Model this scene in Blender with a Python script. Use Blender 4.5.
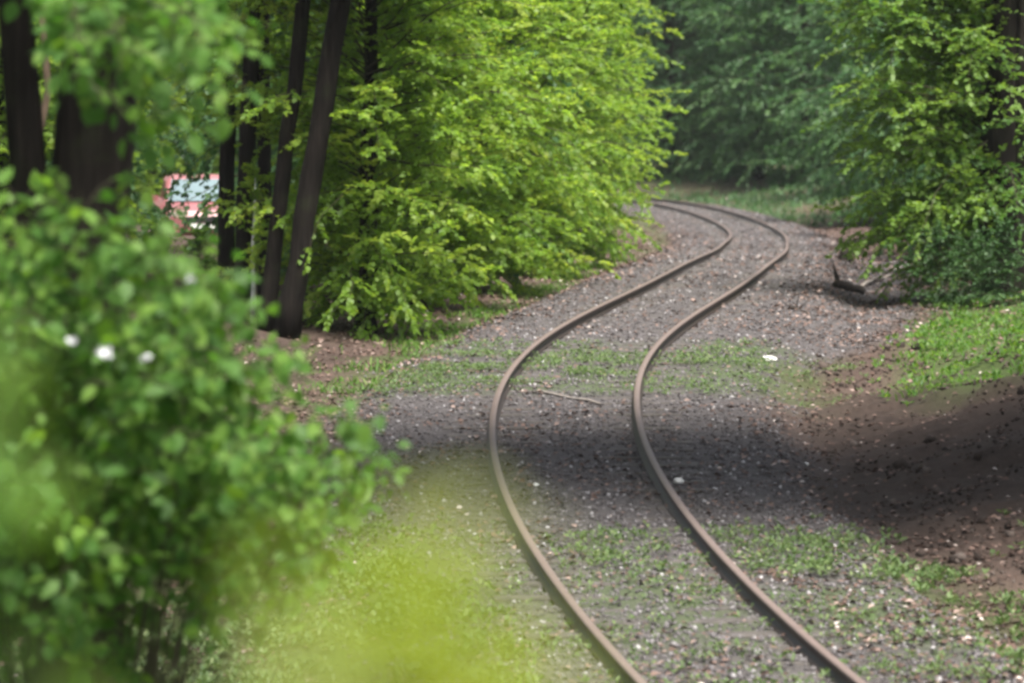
import bpy, math, random
import numpy as np
from mathutils import Vector, Matrix

for o in list(bpy.data.objects):
    bpy.data.objects.remove(o)
scene = bpy.context.scene
COL = scene.collection
R = math.radians

# ------------------------------------------------------------------ camera
CAMZ, FPX, HOR = 3.1, 4500.0, 90.0          # eye height over the rail, focal length in px, horizon row
cam_d = bpy.data.cameras.new('camera')
cam = bpy.data.objects.new('camera', cam_d)
COL.objects.link(cam)
cam.location = (0, 0, CAMZ)
cam.rotation_euler = (R(90), 0, 0)
cam_d.sensor_width = 36.0
cam_d.lens = FPX / 1024 * 36.0
cam_d.shift_y = -(341.5 - HOR) / 1024
cam_d.clip_start = 0.2
cam_d.clip_end = 4000
cam_d.dof.use_dof = True
cam_d.dof.focus_distance = 50.0
cam_d.dof.aperture_fstop = 2.7
scene.camera = cam

# ------------------------------------------------------------------ sky, sun, exposure
SUN_EL, SUN_AZ = R(64), R(158)               # azimuth clockwise from +Y: behind the camera, to the right
world = bpy.data.worlds.new('World')
scene.world = world
world.use_nodes = True
wn = world.node_tree
wn.nodes.clear()
sky = wn.nodes.new('ShaderNodeTexSky')
sky.sky_type = 'NISHITA'
sky.sun_disc = False
sky.sun_elevation = SUN_EL
sky.sun_rotation = SUN_AZ
sky.air_density = 1.0
sky.dust_density = 3.0
sky.ozone_density = 1.0
bg = wn.nodes.new('ShaderNodeBackground')
bg.inputs['Strength'].default_value = 0.08
wo = wn.nodes.new('ShaderNodeOutputWorld')
hs = wn.nodes.new('ShaderNodeHueSaturation')      # thin cloud whitens the whole sky
hs.inputs['Saturation'].default_value = 0.45
wn.links.new(sky.outputs[0], hs.inputs['Color'])
wn.links.new(hs.outputs[0], bg.inputs[0])
wn.links.new(bg.outputs[0], wo.inputs[0])
sd = bpy.data.lights.new('sun', 'SUN')
sd.energy = 4.2
sd.angle = R(22)
sd.color = (1.0, 0.96, 0.88)
sun = bpy.data.objects.new('sun', sd)
COL.objects.link(sun)
sdir = Vector((math.sin(SUN_AZ) * math.cos(SUN_EL), math.cos(SUN_AZ) * math.cos(SUN_EL), math.sin(SUN_EL)))
sun.rotation_euler = sdir.to_track_quat('Z', 'Y').to_euler()
sun.location = (0, 0, 60)
vs = scene.view_settings
vs.view_transform = 'Standard'
vs.look = 'None'
vs.gamma = 1.0
vs.exposure = 1.5
vs.use_curve_mapping = False
scene.render.engine = 'CYCLES'
scene.cycles.pixel_filter_type = 'BLACKMAN_HARRIS'
scene.cycles.filter_width = 3.0
scene.cycles.max_bounces = 6
scene.cycles.transmission_bounces = 4
scene.cycles.diffuse_bounces = 3


# ------------------------------------------------------------------ helpers
def tag(o, label=None, cat=None, group=None, kind=None):
    if label: o['label'] = label
    if cat: o['category'] = cat
    if group: o['group'] = group
    if kind: o['kind'] = kind
    return o


def empty(name, loc, label, cat, group=None, rz=0.0):
    o = bpy.data.objects.new(name, None)
    COL.objects.link(o)
    o.location = loc
    o.rotation_euler = (0, 0, rz)
    o.empty_display_size = 0.2
    return tag(o, label, cat, group)


def link(name, me, parent=None):
    o = bpy.data.objects.new(name, me)
    COL.objects.link(o)
    if parent is not None:
        o.parent = parent
    return o


def mesh_np(name, V, F, mat, tint=None, smooth=False):
    """V (n,3); F (m,3) or (m,4) int array"""
    V = np.ascontiguousarray(V, np.float32)
    F = np.ascontiguousarray(F, np.int32)
    me = bpy.data.meshes.new(name)
    m, k = F.shape
    me.vertices.add(len(V))
    me.vertices.foreach_set('co', V.ravel())
    me.loops.add(m * k)
    me.loops.foreach_set('vertex_index', F.ravel())
    me.polygons.add(m)
    me.polygons.foreach_set('loop_start', np.arange(0, m * k, k, dtype=np.int32))
    if smooth:
        me.polygons.foreach_set('use_smooth', np.ones(m, bool))
    if tint is not None:
        a = me.attributes.new('tint', 'FLOAT', 'POINT')
        a.data.foreach_set('value', np.ascontiguousarray(tint, np.float32))
    me.update(calc_edges=True)
    me.materials.append(mat)
    return me


class MB:
    """collects tris and quads of one mesh"""
    def __init__(s):
        s.v, s.f = [], []

    def add(s, v, f):
        n = len(s.v)
        s.v += [tuple(p) for p in v]
        s.f += [tuple(i + n for i in q) for q in f]

    def box(s, c, d, M=None):
        x, y, z = d[0] / 2, d[1] / 2, d[2] / 2
        v = [Vector((sx * x, sy * y, sz * z)) + Vector(c) for sz in (-1, 1) for sy in (-1, 1) for sx in (-1, 1)]
        if M: v = [M @ p for p in v]
        s.add(v, [(0, 2, 3, 1), (4, 5, 7, 6), (0, 1, 5, 4), (2, 6, 7, 3), (0, 4, 6, 2), (1, 3, 7, 5)])

    def tube(s, pts, rad, n=8, rough=0.0, rng=None):
        pts = [Vector(p) for p in pts]
        vs_, fs = [], []
        for i, p in enumerate(pts):
            t = (pts[min(i + 1, len(pts) - 1)] - pts[max(i - 1, 0)]).normalized()
            a = t.cross(Vector((0.31, 0.95, 0.05)) if abs(t.y) < 0.9 else Vector((1, 0, 0))).normalized()
            b = t.cross(a)
            for k in range(n):
                q = 2 * math.pi * k / n
                r = rad[i] * (1 + (rng.uniform(-rough, rough) if rng else 0))
                vs_.append(p + (a * math.cos(q) + b * math.sin(q)) * r)
        for i in range(len(pts) - 1):
            for k in range(n):
                k2 = (k + 1) % n
                fs.append((i * n + k, i * n + k2, (i + 1) * n + k2, (i + 1) * n + k))
        fs.append(tuple(range(n - 1, -1, -1)))
        fs.append(tuple((len(pts) - 1) * n + k for k in range(n)))
        s.add(vs_, fs)

    def mesh(s, name, mat, smooth=False):
        me = bpy.data.meshes.new(name)
        me.from_pydata(s.v, [], s.f)
        if smooth:
            me.polygons.foreach_set('use_smooth', np.ones(len(me.polygons), bool))
        me.materials.append(mat)
        me.update()
        return me

    def build(s, name, mat, parent=None, smooth=False):
        return link(name, s.mesh(name, mat, smooth), parent)


def smooth(a, b, x):
    t = np.clip((np.asarray(x, float) - a) / (b - a), 0, 1)
    return t * t * (3 - 2 * t)


def vnoise(x, y, sc, seed=0, octv=3):
    """tileless value noise in about -1..1"""
    x = np.asarray(x, float) / sc
    y = np.asarray(y, float) / sc
    out = np.zeros(np.broadcast(x, y).shape)
    amp, tot = 1.0, 0.0

    def h(i, j, s):
        n = np.sin(i * 127.1 + j * 311.7 + s * 74.7) * 43758.5453
        return n - np.floor(n)
    for o in range(octv):
        i, j = np.floor(x), np.floor(y)
        u, v = x - i, y - j
        u, v = u * u * (3 - 2 * u), v * v * (3 - 2 * v)
        s = seed + o * 17
        out += amp * ((h(i, j, s) * (1 - u) + h(i + 1, j, s) * u) * (1 - v) + (h(i, j + 1, s) * (1 - u) + h(i + 1, j + 1, s) * u) * v)
        tot += amp
        amp *= 0.5
        x, y = x * 2.03 + 5.2, y * 2.03 + 1.7
    return out / tot * 2 - 1


def at(px, py, D):
    return Vector(((px - 512) / FPX * D, D, CAMZ + (HOR - py) / FPX * D))


# ------------------------------------------------------------------ the track's line
def cub(x, k, v):
    m = np.gradient(v, k)
    i = np.clip(np.searchsorted(k, x) - 1, 0, len(k) - 2)
    h = k[i + 1] - k[i]
    s = (x - k[i]) / h
    return (2*s**3-3*s**2+1)*v[i] + (s**3-2*s**2+s)*h*m[i] + (-2*s**3+3*s**2)*v[i+1] + (s**3-s**2)*h*m[i+1]


CURV = np.array([0.5229, 1.0317, 0.9241, -0.282, -0.0806, -0.1949, -0.0955, 0.1419, -0.4216, -0.007, -0.432, -0.5785, -1.2493]) / 100
ZK = np.array([-4.1619, -3.1559, -3.0822, -3.565, -4.1032, -4.3618, -4.3117])
ds = 0.5
S = np.arange(-26, 192.01, ds)
kk = np.where(S < 0, 0.0, cub(np.clip(S, 0, 150), np.linspace(0, 150, 13), CURV))
kk = np.where(S > 150, -1 / 60.0, kk)
i0 = int(round(26 / ds))
hd = np.concatenate([[0], np.cumsum(.5 * (kk[1:] + kk[:-1]) * ds)])
hd = hd - hd[i0] - 0.1473
hm = .5 * (hd[1:] + hd[:-1])
TX = np.concatenate([[0], np.cumsum(np.sin(hm) * ds)])
TY = np.concatenate([[0], np.cumsum(np.cos(hm) * ds)])
TX = TX - TX[i0] + 1.9379
TY = TY - TY[i0] + 29.0
TZ = cub(np.clip(S, 0, 150), np.linspace(0, 150, 7), ZK) + CAMZ

ker = np.exp(-.5 * (np.arange(-54, 55) * ds / 9.0) ** 2)
ker /= ker.sum()
smX = np.convolve(np.pad(TX, 54, mode='reflect', reflect_type='odd'), ker, 'valid')
wf = np.clip((TY - 84) / 25, 0, 1)
TX = TX * (1 - wf) + smX * wf
hd = np.arctan2(np.gradient(TX), np.gradient(TY))


def trk(y):
    return np.interp(y, TY, TX), np.interp(y, TY, TZ)


def H(x, y, fine=True):
    """ground height"""
    x = np.asarray(x, float)
    y = np.asarray(y, float)
    xc, zc = trk(y)
    u = x - xc
    a = np.abs(u)
    h = np.where(a < 1.9, -0.139, -0.139 - 0.21 * smooth(1.9, 2.7, a))
    h = h + 0.02 * smooth(0.5, 0.0, a)
    h = h + np.where(u < 0, 0.45 * smooth(2.8, 8, a), 0)
    # cutting slope on the right
    w = smooth(32, 42, y) * (1 - 0.62 * smooth(50, 60, y))
    w = np.maximum(w, 0.25 * smooth(90, 120, y))
    foot = 2.75 + 0.35 * vnoise(y, y * 0 + 3, 5.0, 5)
    h = h + np.where(u > 0, w * 2.6 * (smooth(-1.0, 9.5, a - foot) - smooth(-1.0, 9.5, -foot * 0)) * smooth(0, 1.0, a - foot + .3), 0)
    # knoll the photographer stands on, left of the line
    m = smooth(19, 11, y) * smooth(-1.2, -4.0, u) * smooth(-40, -25, y)
    h = h * (1 - m) + m * (1.3 - zc)
    far = smooth(6, 14, a)
    h = h + far * 0.25 * vnoise(x, y, 9, 2)
    h = h + smooth(2.0, 3.2, a) * 0.07 * vnoise(x, y, 1.3, 8)
    w2 = np.where(u > 0, smooth(2.6, 3.4, a) * smooth(36, 40, y) * (1 - smooth(56, 62, y)), 0)
    h = h + w2 * (.15 * vnoise(x, y, .9, 41) + .08 * vnoise(x * .5 + y * .5, y, .35, 43))
    if fine:
        h = h + 0.022 * vnoise(x, y, 0.35, 11, 2)
    return h + zc


def hz(x, y):
    return float(H(np.array([x]), np.array([y]), False)[0])


# ------------------------------------------------------------------ materials
def mat(name):
    m = bpy.data.materials.new(name)
    m.use_nodes = True
    nt = m.node_tree
    return m, nt, nt.nodes['Principled BSDF'], nt.nodes['Material Output']


def ramp(nt, stops, fac):
    r = nt.nodes.new('ShaderNodeValToRGB')
    el = r.color_ramp.elements
    while len(el) < len(stops): el.new(0.5)
    for e, (p, c) in zip(el, stops):
        e.position = p
        e.color = (*c, 1)
    nt.links.new(fac, r.inputs['Fac'])
    return r.outputs['Color']


def noise(nt, scale, detail=4, rough=0.6, coord='Object', dim=None):
    t = nt.nodes.new('ShaderNodeTexCoord')
    n = nt.nodes.new('ShaderNodeTexNoise')
    n.inputs['Scale'].default_value = scale
    n.inputs['Detail'].default_value = detail
    n.inputs['Roughness'].default_value = rough
    nt.links.new(t.outputs[coord], n.inputs['Vector'])
    return n.outputs['Fac']


def mixc(nt, fac, a, b):
    m = nt.nodes.new('ShaderNodeMix')
    m.data_type = 'RGBA'
    nt.links.new(fac, m.inputs[0])
    for sock, v in ((m.inputs[6], a), (m.inputs[7], b)):
        if isinstance(v, tuple): sock.default_value = (*v, 1)
        else: nt.links.new(v, sock)
    return m.outputs[2]


def attr(nt, name):
    a = nt.nodes.new('ShaderNodeAttribute')
    a.attribute_name = name
    return a.outputs['Fac']


def bump(nt, b, h, strength, dist=0.02):
    n = nt.nodes.new('ShaderNodeBump')
    n.inputs['Strength'].default_value = strength
    n.inputs['Distance'].default_value = dist
    nt.links.new(h, n.inputs['Height'])
    nt.links.new(n.outputs[0], b.inputs['Normal'])


def leaf_mat(name, stops, tstops, trans=0.42, rough=0.5, spec=0.35):
    m, nt, b, out = mat(name)
    f = attr(nt, 'tint')
    c = ramp(nt, stops, f)
    nt.links.new(c, b.inputs['Base Color'])
    b.inputs['Roughness'].default_value = rough
    b.inputs['Specular IOR Level'].default_value = spec
    t = nt.nodes.new('ShaderNodeBsdfTranslucent')
    nt.links.new(ramp(nt, tstops, f), t.inputs['Color'])
    mx = nt.nodes.new('ShaderNodeMixShader')
    mx.inputs[0].default_value = trans
    nt.links.new(b.outputs[0], mx.inputs[1])
    nt.links.new(t.outputs[0], mx.inputs[2])
    nt.links.new(mx.outputs[0], out.inputs['Surface'])
    return m


def tint_mat(name, stops, rough=0.85, spec=0.2):
    m, nt, b, out = mat(name)
    nt.links.new(ramp(nt, stops, attr(nt, 'tint')), b.inputs['Base Color'])
    b.inputs['Roughness'].default_value = rough
    b.inputs['Specular IOR Level'].default_value = spec
    return m


def plain(name, col, rough=0.6, metal=0.0, nscale=None, var=0.3, spec=0.4):
    m, nt, b, out = mat(name)
    b.inputs['Roughness'].default_value = rough
    b.inputs['Metallic'].default_value = metal
    b.inputs['Specular IOR Level'].default_value = spec
    if nscale:
        n = noise(nt, nscale)
        lo = tuple(c * (1 - var) for c in col)
        hi = tuple(min(1, c * (1 + var)) for c in col)
        nt.links.new(ramp(nt, [(0.3, lo), (0.7, hi)], n), b.inputs['Base Color'])
    else:
        b.inputs['Base Color'].default_value = (*col, 1)
    return m


M = {}
M['leaf_bright'] = leaf_mat('spring leaves bright',
    [(0, (.075, .145, .018)), (.5, (.14, .24, .03)), (1, (.23, .31, .045))],
    [(0, (.19, .36, .03)), (.5, (.33, .52, .045)), (1, (.48, .6, .06))], 0.54)
M['leaf_mid'] = leaf_mat('leaves mid green',
    [(0, (.04, .1, .018)), (.5, (.07, .15, .026)), (1, (.125, .21, .035))],
    [(0, (.08, .2, .02)), (.5, (.15, .31, .03)), (1, (.26, .4, .04))], 0.45)
M['leaf_far'] = leaf_mat('leaves deep green',
    [(0, (.03, .075, .03)), (.5, (.05, .115, .04)), (1, (.085, .165, .05))],
    [(0, (.05, .13, .04)), (.5, (.08, .2, .05)), (1, (.14, .28, .06))], 0.38)
M['leaf_bush'] = leaf_mat('broad bush leaves',
    [(0, (.04, .1, .018)), (.5, (.07, .15, .024)), (1, (.115, .2, .03))],
    [(0, (.07, .21, .02)), (.5, (.14, .33, .025)), (1, (.25, .43, .03))], 0.42, 0.55, 0.25)
M['leaf_young'] = leaf_mat('young yellow green leaves',
    [(0, (.15, .22, .02)), (.5, (.23, .27, .015)), (1, (.3, .33, .02))],
    [(0, (.36, .52, .05)), (.5, (.48, .62, .05)), (1, (.58, .68, .06))], 0.55, 0.45, 0.4)
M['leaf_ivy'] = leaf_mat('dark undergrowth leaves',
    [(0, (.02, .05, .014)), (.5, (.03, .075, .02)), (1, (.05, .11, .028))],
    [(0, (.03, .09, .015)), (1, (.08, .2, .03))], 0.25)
M['grass'] = leaf_mat('grass blades',
    [(0, (.05, .11, .02)), (.5, (.085, .165, .03)), (1, (.15, .2, .05))],
    [(0, (.08, .2, .02)), (.5, (.13, .28, .03)), (1, (.22, .32, .06))], 0.4, 0.6, 0.25)
M['weed'] = leaf_mat('low weed leaves',
    [(0, (.05, .09, .03)), (.6, (.09, .14, .045)), (1, (.16, .2, .08))],
    [(0, (.08, .17, .04)), (1, (.2, .28, .07))], 0.3, 0.55, 0.3)
M['litter'] = tint_mat('fallen leaves',
    [(0, (.035, .022, .017)), (.35, (.085, .052, .041)), (.7, (.165, .11, .092)), (.92, (.28, .21, .185)), (1, (.46, .40, .37))], 0.75)
M['stone'] = tint_mat('ballast stones',
    [(0, (.04, .036, .036)), (.4, (.085, .077, .078)), (.8, (.155, .142, .147)), (1, (.36, .345, .35))], 0.85)

m, nt, b, out = mat('bark dark')
n1 = noise(nt, 3.0, 6, 0.65)
tc = nt.nodes.new('ShaderNodeTexCoord')
mp = nt.nodes.new('ShaderNodeMapping')
mp.inputs['Scale'].default_value = (14, 14, 1.6)
nt.links.new(tc.outputs['Object'], mp.inputs['Vector'])
n2 = nt.nodes.new('ShaderNodeTexNoise')
n2.inputs['Scale'].default_value = 1.5
n2.inputs['Detail'].default_value = 5
nt.links.new(mp.outputs[0], n2.inputs['Vector'])
c1 = ramp(nt, [(.3, (.006, .005, .004)), (.6, (.013, .0105, .009)), (.8, (.034, .029, .024))], n2.outputs['Fac'])
c2 = mixc(nt, ramp(nt, [(.52, (0, 0, 0)), (.68, (.4, .4, .4))], n1), c1, (.02, .025, .011))
nt.links.new(c2, b.inputs['Base Color'])
b.inputs['Roughness'].default_value = 0.9
b.inputs['Specular IOR Level'].default_value = 0.08
bump(nt, b, n2.outputs['Fac'], 0.6, 0.03)
M['bark'] = m
M['twig'] = plain('twig bark', (.045, .04, .02), 0.85, nscale=6)
M['tan_bark'] = plain('tan bark', (.16, .11, .075), 0.85, nscale=8)
m, nt, b, out = mat('birch bark')
n2 = noise(nt, 9, 5, 0.7)
nt.links.new(ramp(nt, [(.33, (.05, .045, .04)), (.42, (.45, .45, .42)), (.8, (.65, .65, .62))], n2), b.inputs['Base Color'])
b.inputs['Roughness'].default_value = 0.7
M['birch'] = m
m, nt, b, out = mat('rail steel')
n1 = noise(nt, 5, 6, 0.7)
n2 = noise(nt, 40, 4, 0.7)
cs = mixc(nt, n2, ramp(nt, [(.3, (.02, .0135, .011)), (.7, (.05, .034, .027))], n1), (.028, .02, .017))
ct = mixc(nt, n1, (.105, .075, .065), (.17, .13, .115))
nt.links.new(mixc(nt, attr(nt, 'tint'), cs, ct), b.inputs['Base Color'])
b.inputs['Roughness'].default_value = 0.55
b.inputs['Specular IOR Level'].default_value = 0.3
bump(nt, b, n2, 0.25, 0.004)
M['rail'] = m
m, nt, b, out = mat('sleeper wood')
n1 = noise(nt, 7, 6, 0.7)
nt.links.new(ramp(nt, [(.3, (.03, .026, .024)), (.55, (.065, .056, .05)), (.75, (.12, .106, .098))], n1), b.inputs['Base Color'])
b.inputs['Roughness'].default_value = 0.9
bump(nt, b, n1, 0.5, 0.02)
M['sleeper'] = m

# ground: attribute masks pick ballast, soil, litter or moss; noise gives the grain
m, nt, b, out = mat('ground soil and ballast')
nA = noise(nt, 9.0, 6, 0.7)
nB = noise(nt, 38.0, 4, 0.7)
nC = noise(nt, 1.1, 5, 0.6)
bal = mixc(nt, ramp(nt, [(.4, (0, 0, 0)), (.66, (1, 1, 1))], nB), (.05, .045, .045), (.125, .114, .116))
bal = mixc(nt, ramp(nt, [(.5, (0, 0, 0)), (.75, (.6, .6, .6))], nA), bal, (.1, .075, .065))
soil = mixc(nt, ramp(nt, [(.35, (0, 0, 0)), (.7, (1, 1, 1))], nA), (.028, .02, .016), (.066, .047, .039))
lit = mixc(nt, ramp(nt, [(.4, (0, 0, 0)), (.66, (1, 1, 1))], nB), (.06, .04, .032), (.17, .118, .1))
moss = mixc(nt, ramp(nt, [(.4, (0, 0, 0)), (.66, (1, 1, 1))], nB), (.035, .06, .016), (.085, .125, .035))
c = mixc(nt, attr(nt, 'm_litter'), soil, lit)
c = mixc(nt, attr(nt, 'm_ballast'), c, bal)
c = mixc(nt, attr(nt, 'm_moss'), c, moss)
nt.links.new(c, b.inputs['Base Color'])
b.inputs['Roughness'].default_value = 0.95
b.inputs['Specular IOR Level'].default_value = 0.15
bump(nt, b, nB, 0.8, 0.03)
M['ground'] = m

# ------------------------------------------------------------------ ground sheet
rng = np.random.default_rng(7)


def axis(lo, hi, step, far_lo, far_hi):
    a = np.arange(lo, hi + 1e-6, step)
    l, s = [], step
    p = lo
    while p > far_lo:
        s *= 1.25
        p -= s
        l.append(p)
    r, s, p = [], step, hi
    while p < far_hi:
        s *= 1.25
        p += s
        r.append(p)
    return np.concatenate([l[::-1], a, r])


gx = axis(-8, 15, 0.16, -1500, 1500)
gy = np.concatenate([axis(26, 70, 0.22, -400, 26.01)[:-1], axis(70, 215, 0.6, 69.9, 2500)[1:]])
gy = np.unique(np.round(gy, 3))
GX, GY = np.meshgrid(gx, gy)
GZ = H(GX, GY)
nx, ny = len(gx), len(gy)
idx = np.arange(nx * ny).reshape(ny, nx)
F = np.stack([idx[:-1, :-1], idx[:-1, 1:], idx[1:, 1:], idx[1:, :-1]], -1).reshape(-1, 4)


def masks(x, y):
    xc, zc = trk(y)
    u = x - xc
    a = np.abs(u)
    n = vnoise(x, y, 1.6, 21)
    n2 = vnoise(x, y, 0.7, 33)
    edge = 2.3 + 0.5 * n + np.where(u > 0, 1.2 * smooth(52, 64, y) * (1 - smooth(95, 120, y)), 0)
    ball = 1 - smooth(edge - 0.5, edge + 0.6, a + 0.3 * n2)
    # weeds and moss on the bed: near patch and the one past the shaded stretch
    patch = smooth(32, 34.5, y) * (1 - smooth(38, 39.5, y + 0.6 * n)) + smooth(49.2, 51, y + .5 * n) * (1 - smooth(56, 59, y + n))
    moss = np.clip(patch * smooth(-0.25, 0.45, n2 + 0.25), 0, 1) * (1 - smooth(2.4, 3.4, a)) * 0.8
    # verges
    lv = np.where(u < 0, smooth(2.35, 2.7, a + .2 * n) * (1 - smooth(2.8, 3.3, a + .3 * n)) * smooth(52, 58, y), 0)
    rv = np.where(u > 0, smooth(3.4, 4.3, a + .4 * n) * smooth(48, 50.5, y + .4 * (u - 4)) * (1 - smooth(66, 72, y)), 0)
    ln = np.where(u < 0, smooth(1.3, 1.8, a + .3 * n) * (1 - smooth(36, 41, y)), 0)
    fv = smooth(150, 172, y) * smooth(1.9, 3.0, a)
    moss = np.clip(moss * .7 + lv * .5 + rv * .8 + ln * .7 + fv * .3, 0, 1)
    litter = np.clip(0.5 + 0.7 * n, 0, 1)
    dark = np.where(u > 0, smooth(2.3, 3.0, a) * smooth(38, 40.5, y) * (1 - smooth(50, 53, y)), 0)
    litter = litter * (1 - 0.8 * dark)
    return ball, litter, moss


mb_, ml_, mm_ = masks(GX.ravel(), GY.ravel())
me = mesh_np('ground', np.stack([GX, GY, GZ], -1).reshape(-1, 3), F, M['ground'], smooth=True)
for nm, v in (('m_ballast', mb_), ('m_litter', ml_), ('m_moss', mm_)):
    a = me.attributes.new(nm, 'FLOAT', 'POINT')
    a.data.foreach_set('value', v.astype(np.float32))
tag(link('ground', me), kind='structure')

# ------------------------------------------------------------------ railway track: two rails and the sleepers
track = empty('railway_track', (float(TX[i0]), 29.0, float(TZ[i0])), 'rusty single railway track winding in an S through the wood', 'railway track')
bpy.context.view_layer.update()
T0 = Vector(track.location)
prof = [(-.0335, -.006), (-.029, 0), (.029, 0), (.0335, -.006), (.0335, -.036), (.009, -.046), (.009, -.108), (.0565, -.117), (.0565, -.126), (-.0565, -.126), (-.0565, -.117), (-.009, -.108), (-.009, -.046), (-.0335, -.036)]
for side in (-1, 1):
    V = []
    for i in range(len(S)):
        c_, s_ = math.cos(hd[i]), math.sin(hd[i])
        for (px_, pz_) in prof:
            q = side * 0.7535 + px_
            V.append((TX[i] + q * c_ - T0.x, TY[i] - q * s_ - T0.y, TZ[i] + pz_ - T0.z))
    n = len(prof)
    Fr = [(i * n + k, i * n + (k + 1) % n, (i + 1) * n + (k + 1) % n, (i + 1) * n + k) for i in range(len(S) - 1) for k in range(n)]
    me = mesh_np('rail', np.array(V), np.array(Fr), M['rail'], np.tile([.7, 1, 1, .7] + [0] * (n - 4), len(S)))
    link('rail', me, track)
rr = random.Random(3)
sl_meshes = []
for v in range(4):
    mb = MB()
    L_, w_, t_ = 2.5, .24, .14
    P = []
    for ix in range(5):
        x = -L_ / 2 + L_ * ix / 4 + (rr.uniform(-.02, .02) if ix in (0, 4) else 0)
        for (y, z) in ((-w_ / 2, -t_), (-w_ / 2, -.012), (-w_ / 2 + .015, 0), (w_ / 2 - .015, 0), (w_ / 2, -.012), (w_ / 2, -t_)):
            P.append((x, y + rr.uniform(-.008, .008), z + rr.uniform(-.006, .004)))
    fs = [(i * 6 + k, i * 6 + (k + 1) % 6, (i + 1) * 6 + (k + 1) % 6, (i + 1) * 6 + k) for i in range(4) for k in range(6)]
    fs += [tuple(range(5, -1, -1)), tuple(24 + k for k in range(6))]
    mb.add(P, fs)
    sl_meshes.append(mb.mesh('sleeper', M['sleeper']))
s_at = -2.0
while s_at < 165:
    x, y, z, h_ = (float(np.interp(s_at, S, A)) for A in (TX, TY, TZ, hd))
    o = link('sleeper', sl_meshes[rr.randrange(4)], track)
    o.location = Vector((x + rr.uniform(-.04, .04), y, z - .129 + rr.uniform(-.008, .003))) - T0
    o.rotation_euler = (rr.uniform(-.03, .03), rr.uniform(-.006, .006), -h_ + rr.uniform(-.025, .025))
    s_at += 0.62


# ------------------------------------------------------------------ scatter on the ground
def rand_rot(n, rng):
    q = rng.normal(size=(n, 4))
    q /= np.linalg.norm(q, axis=1)[:, None]
    w, x, y, z = q.T
    return np.stack([np.stack([1-2*(y*y+z*z), 2*(x*y-z*w), 2*(x*z+y*w)], -1), np.stack([2*(x*y+z*w), 1-2*(x*x+z*z), 2*(y*z-x*w)], -1), np.stack([2*(x*z-y*w), 2*(y*z+x*w), 1-2*(x*x+y*y)], -1)], 1)


OV = np.array([(1, 0, 0), (-1, 0, 0), (0, 1, 0), (0, -1, 0), (0, 0, 1), (0, 0, -1)], float)
OF = np.array([(0, 2, 4), (2, 1, 4), (1, 3, 4), (3, 0, 4), (2, 0, 5), (1, 2, 5), (3, 1, 5), (0, 3, 5)])


def stones(P, size, rng, tint):
    n = len(P)
    sc = size[:, None] * rng.uniform(.55, 1.15, (n, 3))
    V = OV[None] * rng.uniform(.75, 1.2, (n, 6, 1)) * sc[:, None, :] * .5
    V = np.einsum('nij,nkj->nki', rand_rot(n, rng), V) + P[:, None, :]
    F = OF[None] + (np.arange(n) * 6)[:, None, None]
    return V.reshape(-1, 3), F.reshape(-1, 3), np.repeat(tint, 6)


def sample_uy(n, ulo, uhi, ylo, yhi, rng, power=1.5):
    """points beside the track, denser near the camera"""
    t = rng.random(n)
    a, b_ = ylo ** (1 - power), yhi ** (1 - power)
    y = (a + t * (b_ - a)) ** (1 / (1 - power))
    u = rng.uniform(ulo, uhi, n)
    return trk(y)[0] + u, y, u


n = 70000
x, y, u = sample_uy(n, -3.3, 5.0, 27.5, 175, rng, 1.9)
bl, li, mo = masks(x, y)
keep = rng.random(n) < np.clip(bl * 1.1, 0, 1) * (1 - .5 * mo)
on_rail = np.abs(np.abs(u) - .7535) < .05
keep &= ~on_rail
x, y = x[keep], y[keep]
sz = rng.uniform(.028, .062, len(x)) * (1 + .5 * smooth(60, 150, y))
P = np.stack([x, y, H(x, y) + sz * .12], -1)
V, F, tt = stones(P, sz, rng, np.clip(rng.normal(.5, .22, len(x)), 0, 1))
tag(link('ballast_stones', mesh_np('ballast_stones', V, F, M['stone'], tt)), 'grey ballast stones spread between and beside the rails', 'gravel', kind='stuff')


def leaf_tris(B, Dr, N, L, W, lift=.12, mid=.45):
    """folded four-vertex leaves"""
    Sd = np.cross(Dr, N)
    Sd /= np.linalg.norm(Sd, axis=1)[:, None] + 1e-9
    m_ = B + Dr * (L * mid)[:, None]
    up_ = N * (L * lift)[:, None]
    V = np.stack([B, m_ + Sd * (W / 2)[:, None] + up_, B + Dr * L[:, None], m_ - Sd * (W / 2)[:, None] + up_], 1)
    n = len(B)
    F = np.array([(0, 1, 2), (0, 2, 3)])[None] + (np.arange(n) * 4)[:, None, None]
    return V.reshape(-1, 3), F.reshape(-1, 3)


def unit(v):
    return v / (np.linalg.norm(v, axis=-1, keepdims=True) + 1e-9)


# fallen leaves
n = 190000
x, y, u = sample_uy(n, -5.5, 8.5, 27.0, 190, rng, 1.9)
bl, li, mo = masks(x, y)
cl = vnoise(x, y, 1.1, 51)
dens = (.3 + .7 * li) * (1 - .6 * bl) * (1 - .5 * mo)
dens += np.where(u > 0, .6 * smooth(1.0, 2.2, u) * smooth(55, 62, y), .55 * smooth(1.2, 2.0, -u) * smooth(44, 55, y))
dens += np.where(u > 0, .65 * smooth(.9, 1.3, u) * (1 - smooth(2.4, 4, u)) * (1 - smooth(33.5, 38, y)), 0)
dens *= np.clip(.55 + .8 * cl, .08, 1.2)
dens *= np.where((u > 2.3) & (y > 41) & (y < 50), .8, 1)
keep = (rng.random(n) < dens) & ~(np.abs(np.abs(u) - .7535) < .05)
x, y, u = x[keep], y[keep], u[keep]
n = len(x)
L = rng.uniform(.04, .085, n) * (1 + .4 * smooth(50, 110, y))
az = rng.uniform(0, 2 * np.pi, n)
Dr = unit(np.stack([np.cos(az), np.sin(az), rng.normal(0, .22, n)], -1))
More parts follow.
